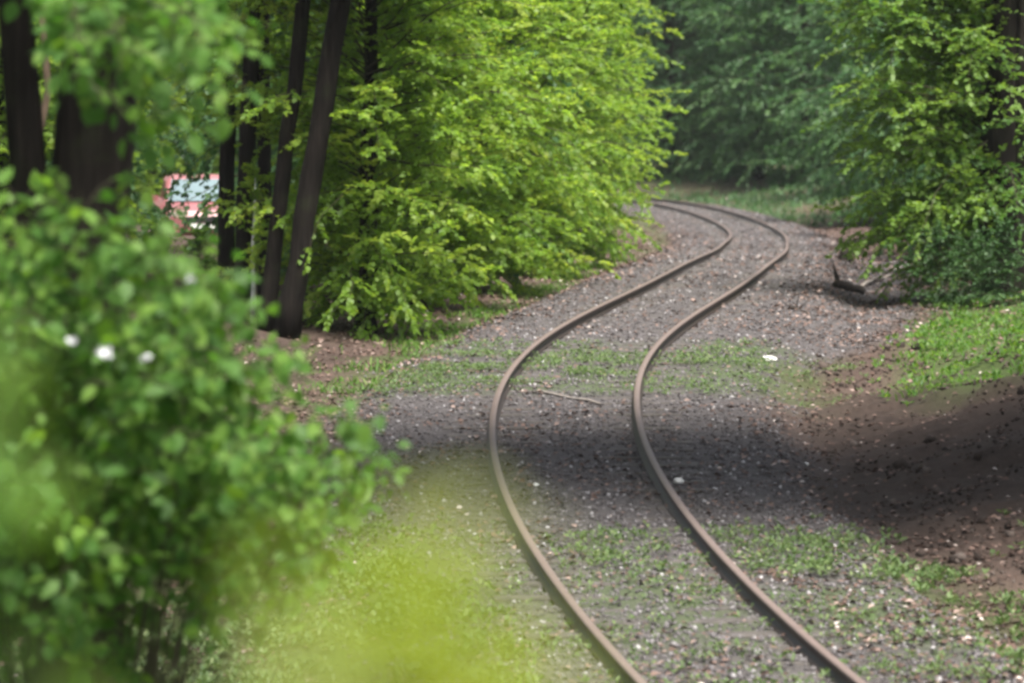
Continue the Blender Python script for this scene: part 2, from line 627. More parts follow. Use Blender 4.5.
N = unit(np.stack([rng.normal(0, .35, n), rng.normal(0, .35, n), np.ones(n)], -1))
V, F = leaf_tris(np.stack([x, y, H(x, y) + .012 + rng.random(n) * .02], -1), Dr, N, L, L * rng.uniform(.5, .8, n), .16)
tn = np.clip(rng.normal(.48, .24, n), 0, 1)
tag(link('fallen_leaves', mesh_np('fallen_leaves', V, F, M['litter'], np.repeat(tn, 4))), 'brown fallen leaves lying on the ground along the track', 'leaf litter', kind='stuff')


def rosettes(x, y, rng, k, lo, hi, rise=.5):
    """k leaves around each plant"""
    n = len(x)
    z = H(x, y)
    az = rng.uniform(0, 2 * np.pi, (n, k))
    el = rng.uniform(.1, rise, (n, k)) + .1
    Dr = np.stack([np.cos(az) * np.cos(el), np.sin(az) * np.cos(el), np.sin(el)], -1).reshape(-1, 3)
    N = unit(np.stack([-np.cos(az) * np.sin(el), -np.sin(az) * np.sin(el), np.cos(el)], -1).reshape(-1, 3) + rng.normal(0, .2, (n * k, 3)))
    B = np.repeat(np.stack([x, y, z + .01], -1), k, 0) + Dr * rng.uniform(0, .05, (n * k, 1))
    B[:, 2] += rng.uniform(0, .05, n * k)
    L = rng.uniform(lo, hi, n * k)
    V, F = leaf_tris(B, Dr, N, L, L * rng.uniform(.4, .65, n * k), .1)
    return V, F, np.repeat(np.clip(rng.normal(.5, .25, n * k), 0, 1), 4)


def scatter_plants(name, label, cat, material, n, u0, u1, y0, y1, dfun, k, lo, hi, rise, seed, power=1.9):
    rg = np.random.default_rng(seed)
    x, y, u = sample_uy(n, u0, u1, y0, y1, rg, power)
    keep = (rg.random(n) < dfun(x, y, u)) & ~(np.abs(np.abs(u) - .7535) < .06)
    x, y = x[keep], y[keep]
    V, F, t = rosettes(x, y, rg, k, lo, hi, rise)
    tag(link(name, mesh_np(name, V, F, material, t)), label, cat, kind='stuff')


def d_near(x, y, u):
    c_ = smooth(-.25, .6, .6 * vnoise(x, y, .8, 61) + .6 * vnoise(x, y, .22, 64))
    band = smooth(36.4, 37.4, y) * (1 - smooth(38.6, 39.6, y)) * .62
    rest = smooth(29, 31, y) * (1 - smooth(37, 38, y)) * .24
    inside = 1 - smooth(1.8, 2.6, np.abs(u) + .4 * vnoise(x, y, .6, 66))
    return c_ * (band + rest) * inside * np.where(u > .75, 1.0, .8)


scatter_plants('low_weeds', 'low green weeds in a patch across the rails nearest the camera', 'weeds', M['weed'], 30000, -2.6, 3.0, 28, 41, d_near, 5, .03, .06, .8, 1)


def d_far(x, y, u):
    c_ = smooth(-.1, .5, vnoise(x, y, .9, 71) + .25 * vnoise(x, y, .25, 74))
    return c_ * smooth(49.5, 51, y) * (1 - smooth(55.5, 58, y)) * np.where(np.abs(u) < 2.2, .7, .12)


scatter_plants('mossy_weeds', 'yellowish weeds across the rails just beyond the dark shaded stretch', 'weeds', M['weed'], 16000, -5, 3.6, 49, 59, d_far, 5, .03, .06, .7, 2)


def d_right(x, y, u):
    c_ = smooth(-.2, .5, vnoise(x, y, .7, 81))
    return c_ * smooth(1.9, 2.8, u + .5 * vnoise(x, y, 1.0, 83)) * (1 - smooth(37.5, 40.5, y)) * .75


scatter_plants('bank_weeds', 'green weeds among leaf litter at the lower right bank', 'weeds', M['weed'], 20000, 1.4, 6.5, 27, 41, d_right, 6, .04, .08, .9, 3)


def d_fern(x, y, u):
    c_ = smooth(-.3, .4, vnoise(x, y, .55, 181)) * smooth(-.6, .1, vnoise(x, y, 1.5, 182))
    return c_ * smooth(3.3, 4.2, u + .5 * vnoise(x, y, 1.2, 5)) * smooth(48.8, 50.4, y + .45 * (u - 4) + .5 * vnoise(x, y, .8, 6))


scatter_plants('bank_herbs', 'leafy herbs mixed into the grass of the right bank', 'herbs', M['leaf_mid'], 6000, 3.0, 8.5, 48, 70, d_fern, 6, .04, .09, 1.1, 5, 1.1)


def d_left(x, y, u):
    c_ = smooth(-.35, .4, vnoise(x, y, .6, 91))
    return c_ * smooth(-1.25, -1.7, u + .2 * vnoise(x, y, .5, 93)) * (1 - smooth(37, 41, y)) * .9


scatter_plants('verge_weeds', 'pale green weeds left of the nearest rails', 'weeds', M['weed'], 20000, -6.5, -1.0, 26, 42, d_left, 6, .035, .075, .9, 4)


def grass(name, label, n, region, seed, lo, hi, material):
    rg = np.random.default_rng(seed)
    x, y = region(n, rg)
    n = len(x)
    z = H(x, y)
    az = rg.uniform(0, 2 * np.pi, n)
    el = rg.uniform(.6, 1.45, n)
    Dr = np.stack([np.cos(az) * np.cos(el), np.sin(az) * np.cos(el), np.sin(el)], -1)
    L = rg.uniform(lo, hi, n) * (.7 + .5 * (vnoise(x, y, .8, seed) + 1) / 2)
    az2 = rg.uniform(0, 2 * np.pi, n)
    Sd = np.stack([np.cos(az2), np.sin(az2), np.zeros(n)], -1)
    W = L * .06 + .004
    B = np.stack([x, y, z - .01], -1)
    tip = B + Dr * L[:, None] + np.stack([np.cos(az), np.sin(az), -.6 * np.ones(n)], -1) * (L * .25)[:, None]
    midp = B + Dr * (L * .6)[:, None]
    V = np.stack([B - Sd * W[:, None], B + Sd * W[:, None], midp + Sd * W[:, None] * .8, tip, midp - Sd * W[:, None] * .8], 1).reshape(-1, 3)
    F = (np.array([(0, 1, 2), (0, 2, 4), (4, 2, 3)])[None] + (np.arange(n) * 5)[:, None, None]).reshape(-1, 3)
    tn = np.clip(rg.normal(.5, .22, n), 0, 1)
    tag(link(name, mesh_np(name, V, F, material, np.repeat(tn, 5))), label, 'grass', kind='stuff')


def reg_right(n, rg):
    y = rg.uniform(48.5, 69, n)
    x = trk(y)[0] + rg.uniform(3.0, 8.5, n)
    u = x - trk(y)[0]
    d = smooth(3.5, 4.3, u + .5 * vnoise(x, y, 1.2, 5)) * smooth(49, 50.6, y + .45 * (u - 4) + .4 * vnoise(x, y, .8, 6)) * smooth(-.35, .45, vnoise(x, y, .5, 7)) * smooth(-.5, .3, vnoise(x, y, 1.6, 9))
    k_ = rg.random(n) < d
    return x[k_], y[k_]


grass('bank_grass', 'bright green grass on the right bank below the ivied tree', 26000, reg_right, 12, .05, .19, M['grass'])


def reg_leftstrip(n, rg):
    y = rg.uniform(52, 96, n)
    u = -2.75 + rg.normal(0, .28, n) - .012 * (y - 52)
    x = trk(y)[0] + u
    k_ = rg.random(n) < smooth(-.3, .3, vnoise(x, y, 1.0, 15)) * .8
    return x[k_], y[k_]


grass('verge_grass', 'thin strip of grass along the left edge of the ballast', 8000, reg_leftstrip, 13, .06, .17, M['grass'])


def reg_far(n, rg):
    y = rg.uniform(150, 206, n)
    u = rg.uniform(1.7, 9.5, n)
    x = trk(y)[0] + u
    x = np.where(y > 188, rg.uniform(3, 16, n), x)
    k_ = rg.random(n) < smooth(1.9, 2.6, u) * smooth(-.5, .2, vnoise(x, y, 3.0, 18)) * smooth(150, 165, y)
    return x[k_], y[k_]


grass('far_grass', 'soft green grass beyond the far bend of the track', 9000, reg_far, 14, .18, .45, M['leaf_far'])

# ------------------------------------------------------------------ trees
def rot_h(v, ang):
    c_, s_ = np.cos(ang), np.sin(ang)
    return np.stack([v[..., 0] * c_ - v[..., 1] * s_, v[..., 0] * s_ + v[..., 1] * c_, v[..., 2]], -1)


def grow(seed, height, rfun, base_h, nb, T, K, leafL, twig, elo=14, ehi=60, droop=32, leaf_mat_='leaf_bright', spread=.3, lean=(0, 0), azfun=None, tint0=.5):
    """returns meshes (branches, crown) of one broad-leaved tree: whorls of drooping boughs with flat leafy sprays"""
    rg = np.random.default_rng(seed)
    h = base_h + (height * .98 - base_h) * (np.arange(nb) + rg.random(nb)) / nb
    fr = h / height
    az = (np.arange(nb) * 2.39996 + rg.normal(0, .4, nb)) if azfun is None else azfun(nb, rg)
    Lb = rfun(fr) * rg.uniform(.62, 1.18, nb)
    e0 = np.radians(elo + (ehi - elo) * fr ** 1.3 + rg.normal(0, 8, nb))
    dr = np.radians(droop * rg.uniform(.6, 1.3, nb))
    st = 9
    P = np.zeros((nb, st + 1, 3))
    P[:, 0, 0] = lean[0] * fr
    P[:, 0, 1] = lean[1] * fr
    P[:, 0, 2] = h
    Dv = np.zeros((nb, st + 1, 3))
    wob = rg.normal(0, .24, (nb, st + 1)).cumsum(1)
    wov = rg.normal(0, .11, (nb, st + 1)).cumsum(1)
    for i in range(st + 1):
        e = e0 - dr * (i / st) ** 1.2 + wov[:, i]
        a_ = az + wob[:, i] * .5
        Dv[:, i] = np.stack([np.cos(a_) * np.cos(e), np.sin(a_) * np.cos(e), np.sin(e)], -1)
        if i < st:
            P[:, i + 1] = P[:, i] + Dv[:, i] * (Lb / st)[:, None]
    # boughs as four-sided tubes
    rad = (.003 + .0055 * Lb)[:, None] * np.linspace(1, .15, st + 1)[None]
    s1 = unit(np.cross(Dv, np.array([0, 0, 1.0])))
    s2 = np.cross(s1, Dv)
    q = np.arange(4) * np.pi / 2
    ring = P[:, :, None] + rad[:, :, None, None] * (np.cos(q)[:, None] * s1[:, :, None] + np.sin(q)[:, None] * s2[:, :, None])
    id_ = np.arange(nb * (st + 1) * 4).reshape(nb, st + 1, 4)
    Fb = np.stack([id_[:, :-1], np.roll(id_, -1, 2)[:, :-1], np.roll(id_, -1, 2)[:, 1:], id_[:, 1:]], -1).reshape(-1, 4)
    VB = ring.reshape(-1, 3)
    # twigs
    t = np.linspace(.14, 1.0, T)[None] + rg.uniform(-.03, .03, (nb, T))
    t = np.clip(t, 0, .999)
    k0 = np.floor(t * st).astype(int)
    w = (t * st - k0)[..., None]
    bi = np.arange(nb)[:, None]
    tb = P[bi, k0] * (1 - w) + P[bi, k0 + 1] * w
    td = Dv[bi, k0]
    sgn = np.where(np.arange(T) % 2 == 0, 1, -1)[None]
    td = rot_h(td, sgn * rg.uniform(.55, 1.15, (nb, T)) * np.where(t > .96, .2, 1))
    td[..., 2] += rg.normal(0, spread, (nb, T)) - .05
    td = unit(td)
    tl = twig * (1.15 - .6 * t) * rg.uniform(.55, 1.25, (nb, T)) * np.minimum(1, Lb / 1.2)[:, None]
    # thin twig prisms
    tip = tb + td * tl[..., None] - np.array([0, 0, .22]) * tl[..., None]
    n = nb * T
    b_, p_ = tb.reshape(-1, 3), tip.reshape(-1, 3)
    off = np.array([(1, 0, 0), (-.5, .8, 0), (-.5, -.8, .3)]) * .004
    VT = np.concatenate([b_[:, None] + off, p_[:, None] + off * .3], 1)
    it = (np.arange(n) * 6)[:, None, None] + np.array([(0, 1, 4, 3), (1, 2, 5, 4), (2, 0, 3, 5)])[None]
    V2 = np.concatenate([VB, VT.reshape(-1, 3)])
    F2 = np.concatenate([Fb, it.reshape(-1, 4) + len(VB)])
    bme = mesh_np('branches', V2, F2, M['twig'])
    # leaves
    s = ((np.arange(K) + .6) / K)[None, None] + rg.uniform(-.05, .05, (nb, T, K))
    pos = tb[:, :, None] + td[:, :, None] * (tl[..., None] * s)[..., None]
    pos[..., 2] -= .22 * tl[..., None] * s ** 2
    sg = np.where(np.arange(K) % 2 == 0, 1, -1)[None, None]
    ld = rot_h(np.broadcast_to(td[:, :, None], pos.shape), sg * rg.uniform(.4, 1.2, (nb, T, K)))
    ld[..., 2] += rg.normal(-.25, .4, (nb, T, K))
    ld = unit(ld).reshape(-1, 3)
    N = unit(np.array([0, -.12, 1.0]) + rg.normal(0, .6, (nb * T * K, 3)))
    N = unit(N - ld * (N * ld).sum(1, keepdims=True))
    L = leafL * rg.uniform(.6, 1.2, nb * T * K)
    VL, FL = leaf_tris(pos.reshape(-1, 3), ld, N, L, L * rg.uniform(.6, .9, len(L)), .1)
    tn = tint0 + rg.normal(0, .16, (nb, 1, 1)) + rg.normal(0, .13, (nb, T, 1)) + rg.normal(0, .12, (nb, T, K)) + .22 * (t[..., None] - .6)
    lme = mesh_np('crown', VL, FL, M[leaf_mat_], np.repeat(np.clip(tn.reshape(-1), 0, 1), 4))
    return bme, lme


def trunk_mesh(pts, rads, seed, n=12, m='bark', forks=()):
    rg = random.Random(seed)
    mb = MB()
    P, Q = [], []
    for (a, b), (ra, rb) in zip(zip(pts[:-1], pts[1:]), zip(rads[:-1], rads[1:])):
        a, b = Vector(a), Vector(b)
        k = max(2, int((b - a).length / .5))
        for i in range(k):
            f = i / k
            P.append(a.lerp(b, f) + Vector((rg.uniform(-.02, .02), rg.uniform(-.02, .02), 0)) * min(1, i))
            Q.append(ra + (rb - ra) * f)
    P.append(Vector(pts[-1]))
    Q.append(rads[-1])
    Q[0] *= 1.35
    if len(Q) > 2: Q[1] *= 1.08
    mb.tube(P, Q, n, .06, rg)
    for (pp, qq) in forks:
        mb.tube(pp, qq, 8, .05, rg)
    return mb.mesh('trunk', M[m], True)


def plant_tree(name, loc, rz, sc, tme, bme, lme, label, cat, group=None):
    t = empty(name, loc, label, cat, group, rz)
    t.scale = (sc, sc, sc)
    if tme: link('trunk', tme, t)
    if bme: tag(link('branches', bme, t), kind='stuff')
    if lme: tag(link('crown', lme, t), kind='stuff')
    return t


# bright lineside trees on the left, leafy down to the ground
r_skirt = lambda f: 2.15 * (.72 + .75 * np.clip(f * 2.2, 0, 1)) * np.clip(1.25 - f, .15, 1)
LS = []
for k in range(4):
    bme, lme = grow(100 + k, 9.5, r_skirt, .2, 330, 13, 14, .1, .58, leaf_mat_='leaf_bright', tint0=.47)
    tme = trunk_mesh([(0, 0, -.2), (.1, .05, 4), (0, .1, 9)], [.15, .1, .03], 40 + k)
    LS.append((tme, bme, lme))
side = [(366, 62, .95, 'leafy green tree beside the leaning dark trunks, first of the bright lineside row'),
        (418, 68, 1.0, 'bright green tree second in the lineside row from the leaning trunks'),
        (468, 74, 1.0, 'luminous yellow green tree in the middle of the left lineside row'),
        (515, 82, 1.0, 'yellow green tree fourth in the left lineside row, left of the rails'),
        (542, 90, 1.0, 'bright green tree fifth in the left lineside row, overhanging the verge'),
        (566, 101, .95, 'last bright green tree of the left row where the rails bend away')]
for i, (px, D, sc, lab) in enumerate(side):
    x = (px - 512) / FPX * D
    plant_tree('lineside_tree', (x, D, hz(x, D) - .05), i * 1.9 + .4, sc, *LS[i % 4], lab, 'tree', 'bright trees along the left of the track')

# deep green trees round the far bend and behind everything
r_far = lambda f: 3.6 * (.75 + .5 * np.clip(f * 2.5, 0, 1)) * np.clip(1.3 - f, .15, 1)
FT = []
for k in range(3):
    bme, lme = grow(200 + k, 13, r_far, .2, 265, 13, 12, .158, 1.0, leaf_mat_='leaf_far', droop=42)
    tme = trunk_mesh([(0, 0, -.3), (.2, 0, 6), (0, .2, 12.5)], [.24, .16, .04], 60 + k)
    FT.append((tme, bme, lme))
far_spots = [(622, 222), (672, 199), (712, 203), (758, 193), (808, 187), (866, 176), (905, 152), (960, 130),
             (640, 240), (735, 236), (800, 226), (870, 200), (930, 160), (560, 235), (500, 222)]
for i, (px, D) in enumerate(far_spots):
    x = (px - 512) / FPX * D
    plant_tree('wood_tree', (x, D, hz(x, D) - .1), i * 2.1, rr.uniform(.85, 1.15), *FT[i % 3], 'dark green leafy tree closing the view around the far bend', 'tree', 'dark trees around the far bend')
back_spots = [(-10, 70), (5, 80), (-70, 80), (345, 74), (20, 100), (50, 92), (150, 150), (215, 158), (318, 112), (348, 84), (95, 140), (40, 140), (360, 130), (420, 150), (-40, 110), (185, 172), (262, 146), (120, 160), (300, 160)]
for i, (px, D) in enumerate(back_spots):
    x = (px - 512) / FPX * D
    mset = FT[i % 3] if i % 2 else LS[i % 4]
    plant_tree('thicket_tree', (x, D, hz(x, D) - .1), i * 1.3, rr.uniform(.8, 1.0) * (1.0 if i % 2 else 1.3), *mset, 'green tree seen through the gaps behind the left trunks', 'tree', 'trees behind the left trunks')
# wood behind, read as one mass
rg = np.random.default_rng(77)
n = 36000
ang = rg.uniform(-.42, .42, n)
dd = rg.uniform(246, 300, n)
cx = np.sin(ang) * dd
cy = np.cos(ang) * dd
zz = rg.random(n) ** .8 * 15
clm = vnoise(cx, zz * 3, 4, 9)
P = np.stack([cx, cy + clm * 3, H(cx, cy, False) + zz], -1)
az = rg.uniform(0, 6.28, n)
Dr = unit(np.stack([np.cos(az), np.sin(az), rg.normal(-.3, .3, n)], -1))
N = unit(np.array([0, -.5, 1.0]) + rg.normal(0, .4, (n, 3)))
L = rg.uniform(.45, .95, n)
V, F = leaf_tris(P, Dr, N, L, L * .6)
tag(link('distant_wood', mesh_np('distant_wood', V, F, M['leaf_far'], np.repeat(np.clip(.5 + clm * .4 + rg.normal(0, .15, n), 0, 1), 4))), 'dense wood far behind all the other trees', 'wood', kind='stuff')

# trees right of the line behind the ivied one
right_spots = [(1040, 84), (1010, 100), (965, 108), (1095, 76), (1070, 120)]
for i, (px, D) in enumerate(right_spots):
    x = (px - 512) / FPX * D
    plant_tree('shady_tree', (x, D, hz(x, D) - .1), i * 1.7 + .2, .8, *FT[(i + 1) % 3], 'shaded green tree behind the big dark trunk on the right', 'tree', 'shaded trees behind the right trunk')

# big tree on the right
base = Vector(((1003 - 512) / FPX * 70, 70, 0))
base.z = hz(base.x, base.y) - .1
r_big = lambda f: 2.4 * (.8 + .45 * np.clip(f * 3, 0, 1)) * np.clip(1.35 - f, .2, 1)
bme, lme = grow(300, 11, r_big, .5, 320, 13, 13, .1, .7, leaf_mat_='leaf_mid', droop=42, azfun=lambda n, rg: rg.normal(math.pi * 1.02, .72, n), tint0=.85)
tme = trunk_mesh([(0, 0, -.2), (.05, 0, 3), (.1, .1, 10)], [.44, .36, .15], 71, 16,
                 forks=[([(.05, 0, 1.0), (.3, -.25, 2.5), (.35, -.4, 6)], [.2, .17, .08])])
plant_tree('broad_tree', base, 0, 1.0, tme, bme, lme, 'big tree with thick dark trunk and leafy boughs at the right edge', 'tree')

# undergrowth at its foot
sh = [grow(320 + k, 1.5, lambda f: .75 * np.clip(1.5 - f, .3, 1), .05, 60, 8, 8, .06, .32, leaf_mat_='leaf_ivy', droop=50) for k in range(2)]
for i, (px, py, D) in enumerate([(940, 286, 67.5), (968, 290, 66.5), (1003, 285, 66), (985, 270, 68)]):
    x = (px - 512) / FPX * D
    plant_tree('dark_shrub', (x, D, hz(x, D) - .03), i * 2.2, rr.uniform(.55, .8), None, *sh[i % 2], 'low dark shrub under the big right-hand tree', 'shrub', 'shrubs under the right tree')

# undergrowth behind the bush
ug = [grow(330 + k, 1.6, lambda f: .95 * np.clip(1.5 - f, .3, 1), .05, 75, 9, 9, .075, .36, leaf_mat_='leaf_mid', droop=45) for k in range(2)]
for i, (px, D) in enumerate([(120, 66), (160, 70), (200, 72), (232, 70), (262, 70)]):
    x = (px - 512) / FPX * D
    plant_tree('bramble_shrub', (x, D, hz(x, D) - .03), i * 2.2, rr.uniform(.4, .5), None, *ug[i % 2], 'low green shrub behind the bush below the left trunks', 'shrub', 'shrubs below the left trunks')

# dark bare-stemmed trees on the left
r_high = lambda f: 2.6 * np.clip((f - .3) * 4, .15, 1) * np.clip(1.4 - f, .2, 1)
hb = grow(340, 12, r_high, 4.9, 170, 12, 11, .1, .75, leaf_mat_='leaf_mid')
stems = [(226, 228, 63, 16, 'dark straight trunk, leftmost of the left trunk group'),
         (241, 253, 62, 18, 'dark trunk tilting slightly right, second from left of the trunk group'),
         (266, 262, 65, 14, 'thin very dark trunk in the middle of the left trunk group'),
         (266, 302, 60.5, 16, 'leaning dark trunk just left of the thickest leaning one'),
         (286, 338, 60, 22, 'thickest dark trunk leaning right beside the bright foliage')]
for i, (pb, pt, D, w, lab) in enumerate(stems):
    x0 = (pb - 512) / FPX * D
    z0 = hz(x0, D) - .1
    yb = HOR + (CAMZ - z0) / D * FPX
    g = (pt - pb) / FPX * D / (yb / FPX * D)             # lean per metre of height
    r0 = w / FPX * D / 2
    pts = [(0, 0, 0), (g * 2.2, 0, 2.2), (g * 5 + .03, .05, 5), (g * 8, .1, 9), (g * 9, .1, 12)]
    fk = []
    if i == 4:
        fk = [([(g * 4.2, 0, 4.2), (g * 5 + .25, -.1, 5.4), (g * 7 + .6, -.2, 9)], [r0 * .6, r0 * .5, .04])]
    tme = trunk_mesh(pts, [r0 * 1.05, r0, r0 * .9, r0 * .6, .03], 80 + i, 12, forks=fk)
    t = plant_tree('bare_trunk_tree', (x0, D, z0), 0, 1, tme, *hb, lab, 'tree', 'dark trunks on the left')
    for ch in t.children:
        if not ch.name.startswith('trunk'):
            ch.location = (g * 6, 0, 0)
            ch.rotation_euler = (0, 0, i * 1.2)
# pale birch stem among them
D = 61.5
x0 = (253 - 512) / FPX * D
bp = trunk_mesh([(0, 0, -.1), (.0, 0, 1.0), (.03, 0, 2.0)], [.035, .028, .01], 91, 8, 'birch')
bb = grow(345, 2.2, lambda f: .45 * np.clip(1.3 - f, .2, 1), .75, 30, 6, 7, .06, .22, leaf_mat_='leaf_bright')
plant_tree('birch_sapling', (x0, D, hz(x0, D)), 0, 1, bp, *bb, 'slender white birch sapling between the dark left trunks', 'tree')

# big trees outside the picture whose crowns roof the line and shade one stretch of it
r_roof = lambda f: 5.1 * np.clip((f - .38) * 6, .3, 1) * np.clip(1.5 - f, .3, 1)
for (x, y, seed, ln, lab) in ((8.5, 39.1, 360, -6.5, 'tall tree on the right bank outside the frame roofing the dark stretch'),
                              (10.5, 40.0, 361, -1.5, 'tall upright tree on the right bank outside the frame by the dark slope'),
                              (-6.5, 39.1, 362, 3.5, 'tall tree on the left outside the frame roofing the dark stretch')):
    cr = grow(seed, 12.5, r_roof, 5.2, 190, 15, 12, .22, 1.0, leaf_mat_='leaf_mid', elo=-5, ehi=40, droop=25, lean=(ln, 0))
    tm = trunk_mesh([(0, 0, -.3), (ln * .4, 0, 5), (ln * .96, .1, 12)], [.36, .3, .06], 95)
    plant_tree('overhanging_tree', (x, y, hz(x, y)), 0, 1.0, tm, *cr, lab, 'tree')

# ------------------------------------------------------------------ near plants: each large leaf a piece of its own
def leaf_mesh(name, m, ln=1.0, wd=.66, cup=.1, bend=.16, seed=0, tint=.5):
    rows = [(0, .0), (.16, .33), (.4, .5), (.7, .37), (1, 0)]
    V, F = [], []
    for (t, w) in rows:
        z = -bend * t * t
        V += [(-w * wd, t * ln, z + cup * w), (0, t * ln, z), (w * wd, t * ln, z + cup * w)]
    for i in range(len(rows) - 1):
        a = i * 3
        F += [(a, a + 1, a + 4, a + 3), (a + 1, a + 2, a + 5, a + 4)]
    return mesh_np(name, np.array(V), np.array(F), m, np.full(len(V), tint), True)


def near_plant(root, pos, dirs, nrm, size, base_mat, n_parts, seed, tints=6, tmean=.5, wd=.66):
    """leaves given by arrays in root space; those that show largest become parts, the rest one part"""
    rg = np.random.default_rng(seed)
    ms = [leaf_mesh('leaf', M[base_mat], 1.0, wd * rg.uniform(.9, 1.1), .12, rg.uniform(.05, .3), tint=float(np.clip(tmean + (k - (tints - 1) / 2) * .15, 0, 1))) for k in range(tints)]
    org = np.array(root.location)
    dist = (pos[:, 1] + org[1])
    camv = unit(np.array([0, 0, CAMZ]) - (pos + org))
    facing = np.abs((nrm * camv).sum(1))
    order = np.argsort(-(facing * (size / dist) ** 2) + .0)
    rest_v, rest_f, rest_t, nv = [], [], [], 0
    for j, i in enumerate(order):
        d, nn = dirs[i], nrm[i]
        s_ = np.cross(d, nn)
        s_ /= np.linalg.norm(s_) + 1e-9
        nn = np.cross(s_, d)
        me = ms[int(rg.integers(tints))]
        B = np.stack([s_, d, nn], 1) * size[i]
        if j < n_parts:
            o = link('leaf', me, root)
            m4 = Matrix.Identity(4)
            for a in range(3):
                for b_ in range(3): m4[a][b_] = float(B[a, b_])
                m4[a][3] = float(pos[i, a])
            o.matrix_local = m4
        else:
            if not hasattr(near_plant, 'c'): near_plant.c = {}
            if me.name not in near_plant.c:
                co = np.zeros(len(me.vertices) * 3, np.float32)
                me.vertices.foreach_get('co', co)
                lv = np.zeros(len(me.loops), np.int32)
                me.loops.foreach_get('vertex_index', lv)
                near_plant.c[me.name] = (co.reshape(-1, 3), lv.reshape(-1, 4), me.attributes['tint'].data[0].value)
            co, lf, tv = near_plant.c[me.name]
            rest_v.append(co @ B.T + pos[i])
            rest_f.append(lf + nv)
            rest_t.append(np.full(len(co), tv))
            nv += len(co)
    if rest_v:
        tag(link('foliage', mesh_np('foliage', np.concatenate(rest_v), np.concatenate(rest_f), M[base_mat], np.concatenate(rest_t), True), root), kind='stuff')


def arching(root, targets, start, seed, twigs, lpt, lsize, rad, archh=.4, tmin=.4, twig_len=.22, hang=.45, spread=.9):
    """stems from start arching to targets (root space); returns branch mesh and leaf arrays"""
    rg = np.random.default_rng(seed)
    mb = MB()
    pos, dirs, nrm, size = [], [], [], []
    for tg in targets:
        a = np.array(start(rg))
        b_ = np.array(tg)
        ctrl = (a + b_) / 2 + np.array([rg.normal(0, .1), rg.normal(0, .1), archh * rg.uniform(.6, 1.3)])
        ts = np.linspace(0, 1, 12)[:, None]
        cv = (1 - ts) ** 2 * a + 2 * ts * (1 - ts) * ctrl + ts ** 2 * b_
        r_ = rad * np.linalg.norm(b_ - a) / 2
        mb.tube(cv, [r_ * (1 - .85 * q) for q in np.linspace(0, 1, 12)], 5)
        for k in range(twigs):
            t = tmin + (1 - tmin) * (k + rg.random()) / twigs
            p = (1 - t) ** 2 * a + 2 * t * (1 - t) * ctrl + t * t * b_
            d = unit((b_ - ctrl) * t + (ctrl - a) * (1 - t))
            d = unit(d + rg.normal(0, spread, 3) * np.array([1, 1, .6]))
            ln = twig_len * rg.uniform(.5, 1.2)
            q = p + d * ln + np.array([0, 0, -.12 * ln])
            mb.tube([p, (p + q) / 2 + np.array([0, 0, .02]), q], [r_ * .25 + .001, r_ * .18 + .0008, .0008], 4)
            for j in range(lpt):
                f = (j + .6) / lpt
                lp = p + (q - p) * f
                ld = unit(d * .6 + rg.normal(0, .6, 3) + np.array([0, -.1, -hang]))
                nn = unit(np.array([0, -.45, .9]) + rg.normal(0, .45, 3))
                nn = unit(nn - ld * (nn @ ld))
                pos.append(lp); dirs.append(ld); nrm.append(nn); size.append(lsize * rg.uniform(.6, 1.2))
    return mb, np.array(pos), np.array(dirs), np.array(nrm), np.array(size)


def inpoly(x, y, poly):
    c_ = False
    j = len(poly) - 1
    for i in range(len(poly)):
        (xi, yi), (xj, yj) = poly[i], poly[j]
        if (yi > y) != (yj > y) and x < (xj - xi) * (y - yi) / (yj - yi) + xi: c_ = not c_
        j = i
    return c_


def targets_in(poly, n, D0, D1, org, seed, xr, yr):
    rg = random.Random(seed)
    out = []
    while len(out) < n:
        x, y = rg.uniform(*xr), rg.uniform(*yr)
        if inpoly(x, y, poly):
            D = rg.uniform(D0, D1)
            out.append(at(x, y, D) - org)
    return out


# big bush, lower left
bx_, by_ = -1.95, 20.2
bush = empty('hazel_bush', (bx_, by_, hz(bx_, by_)), 'large broad-leaved green bush filling the lower left, slightly out of focus', 'bush')
org = Vector(bush.location)
poly = [(-60, 180), (95, 190), (150, 226), (200, 256), (262, 308), (320, 385), (382, 425), (372, 480), (290, 465), (185, 500), (120, 550), (-60, 600)]
tg = targets_in(poly, 175, 17.8, 22.5, org, 5, (-60, 400), (170, 610))
tg += [at(x, y + rr.uniform(-6, 14), rr.uniform(18, 20)) - org for (x, y) in ((120, 215), (140, 228), (155, 236), (170, 246), (185, 254), (200, 262), (215, 270), (235, 284), (250, 296), (165, 260), (190, 275), (220, 295))]
mb, p, d, nn, s = arching(bush, tg, lambda r: (r.normal(0, .12), r.normal(0, .12), 0), 6, 13, 4, .092, .005, .55, .64, .26, .7)
mb.build('stems', M['twig'], bush, True)
near_plant(bush, p, d, nn, s, 'leaf_bush', 300, 7)

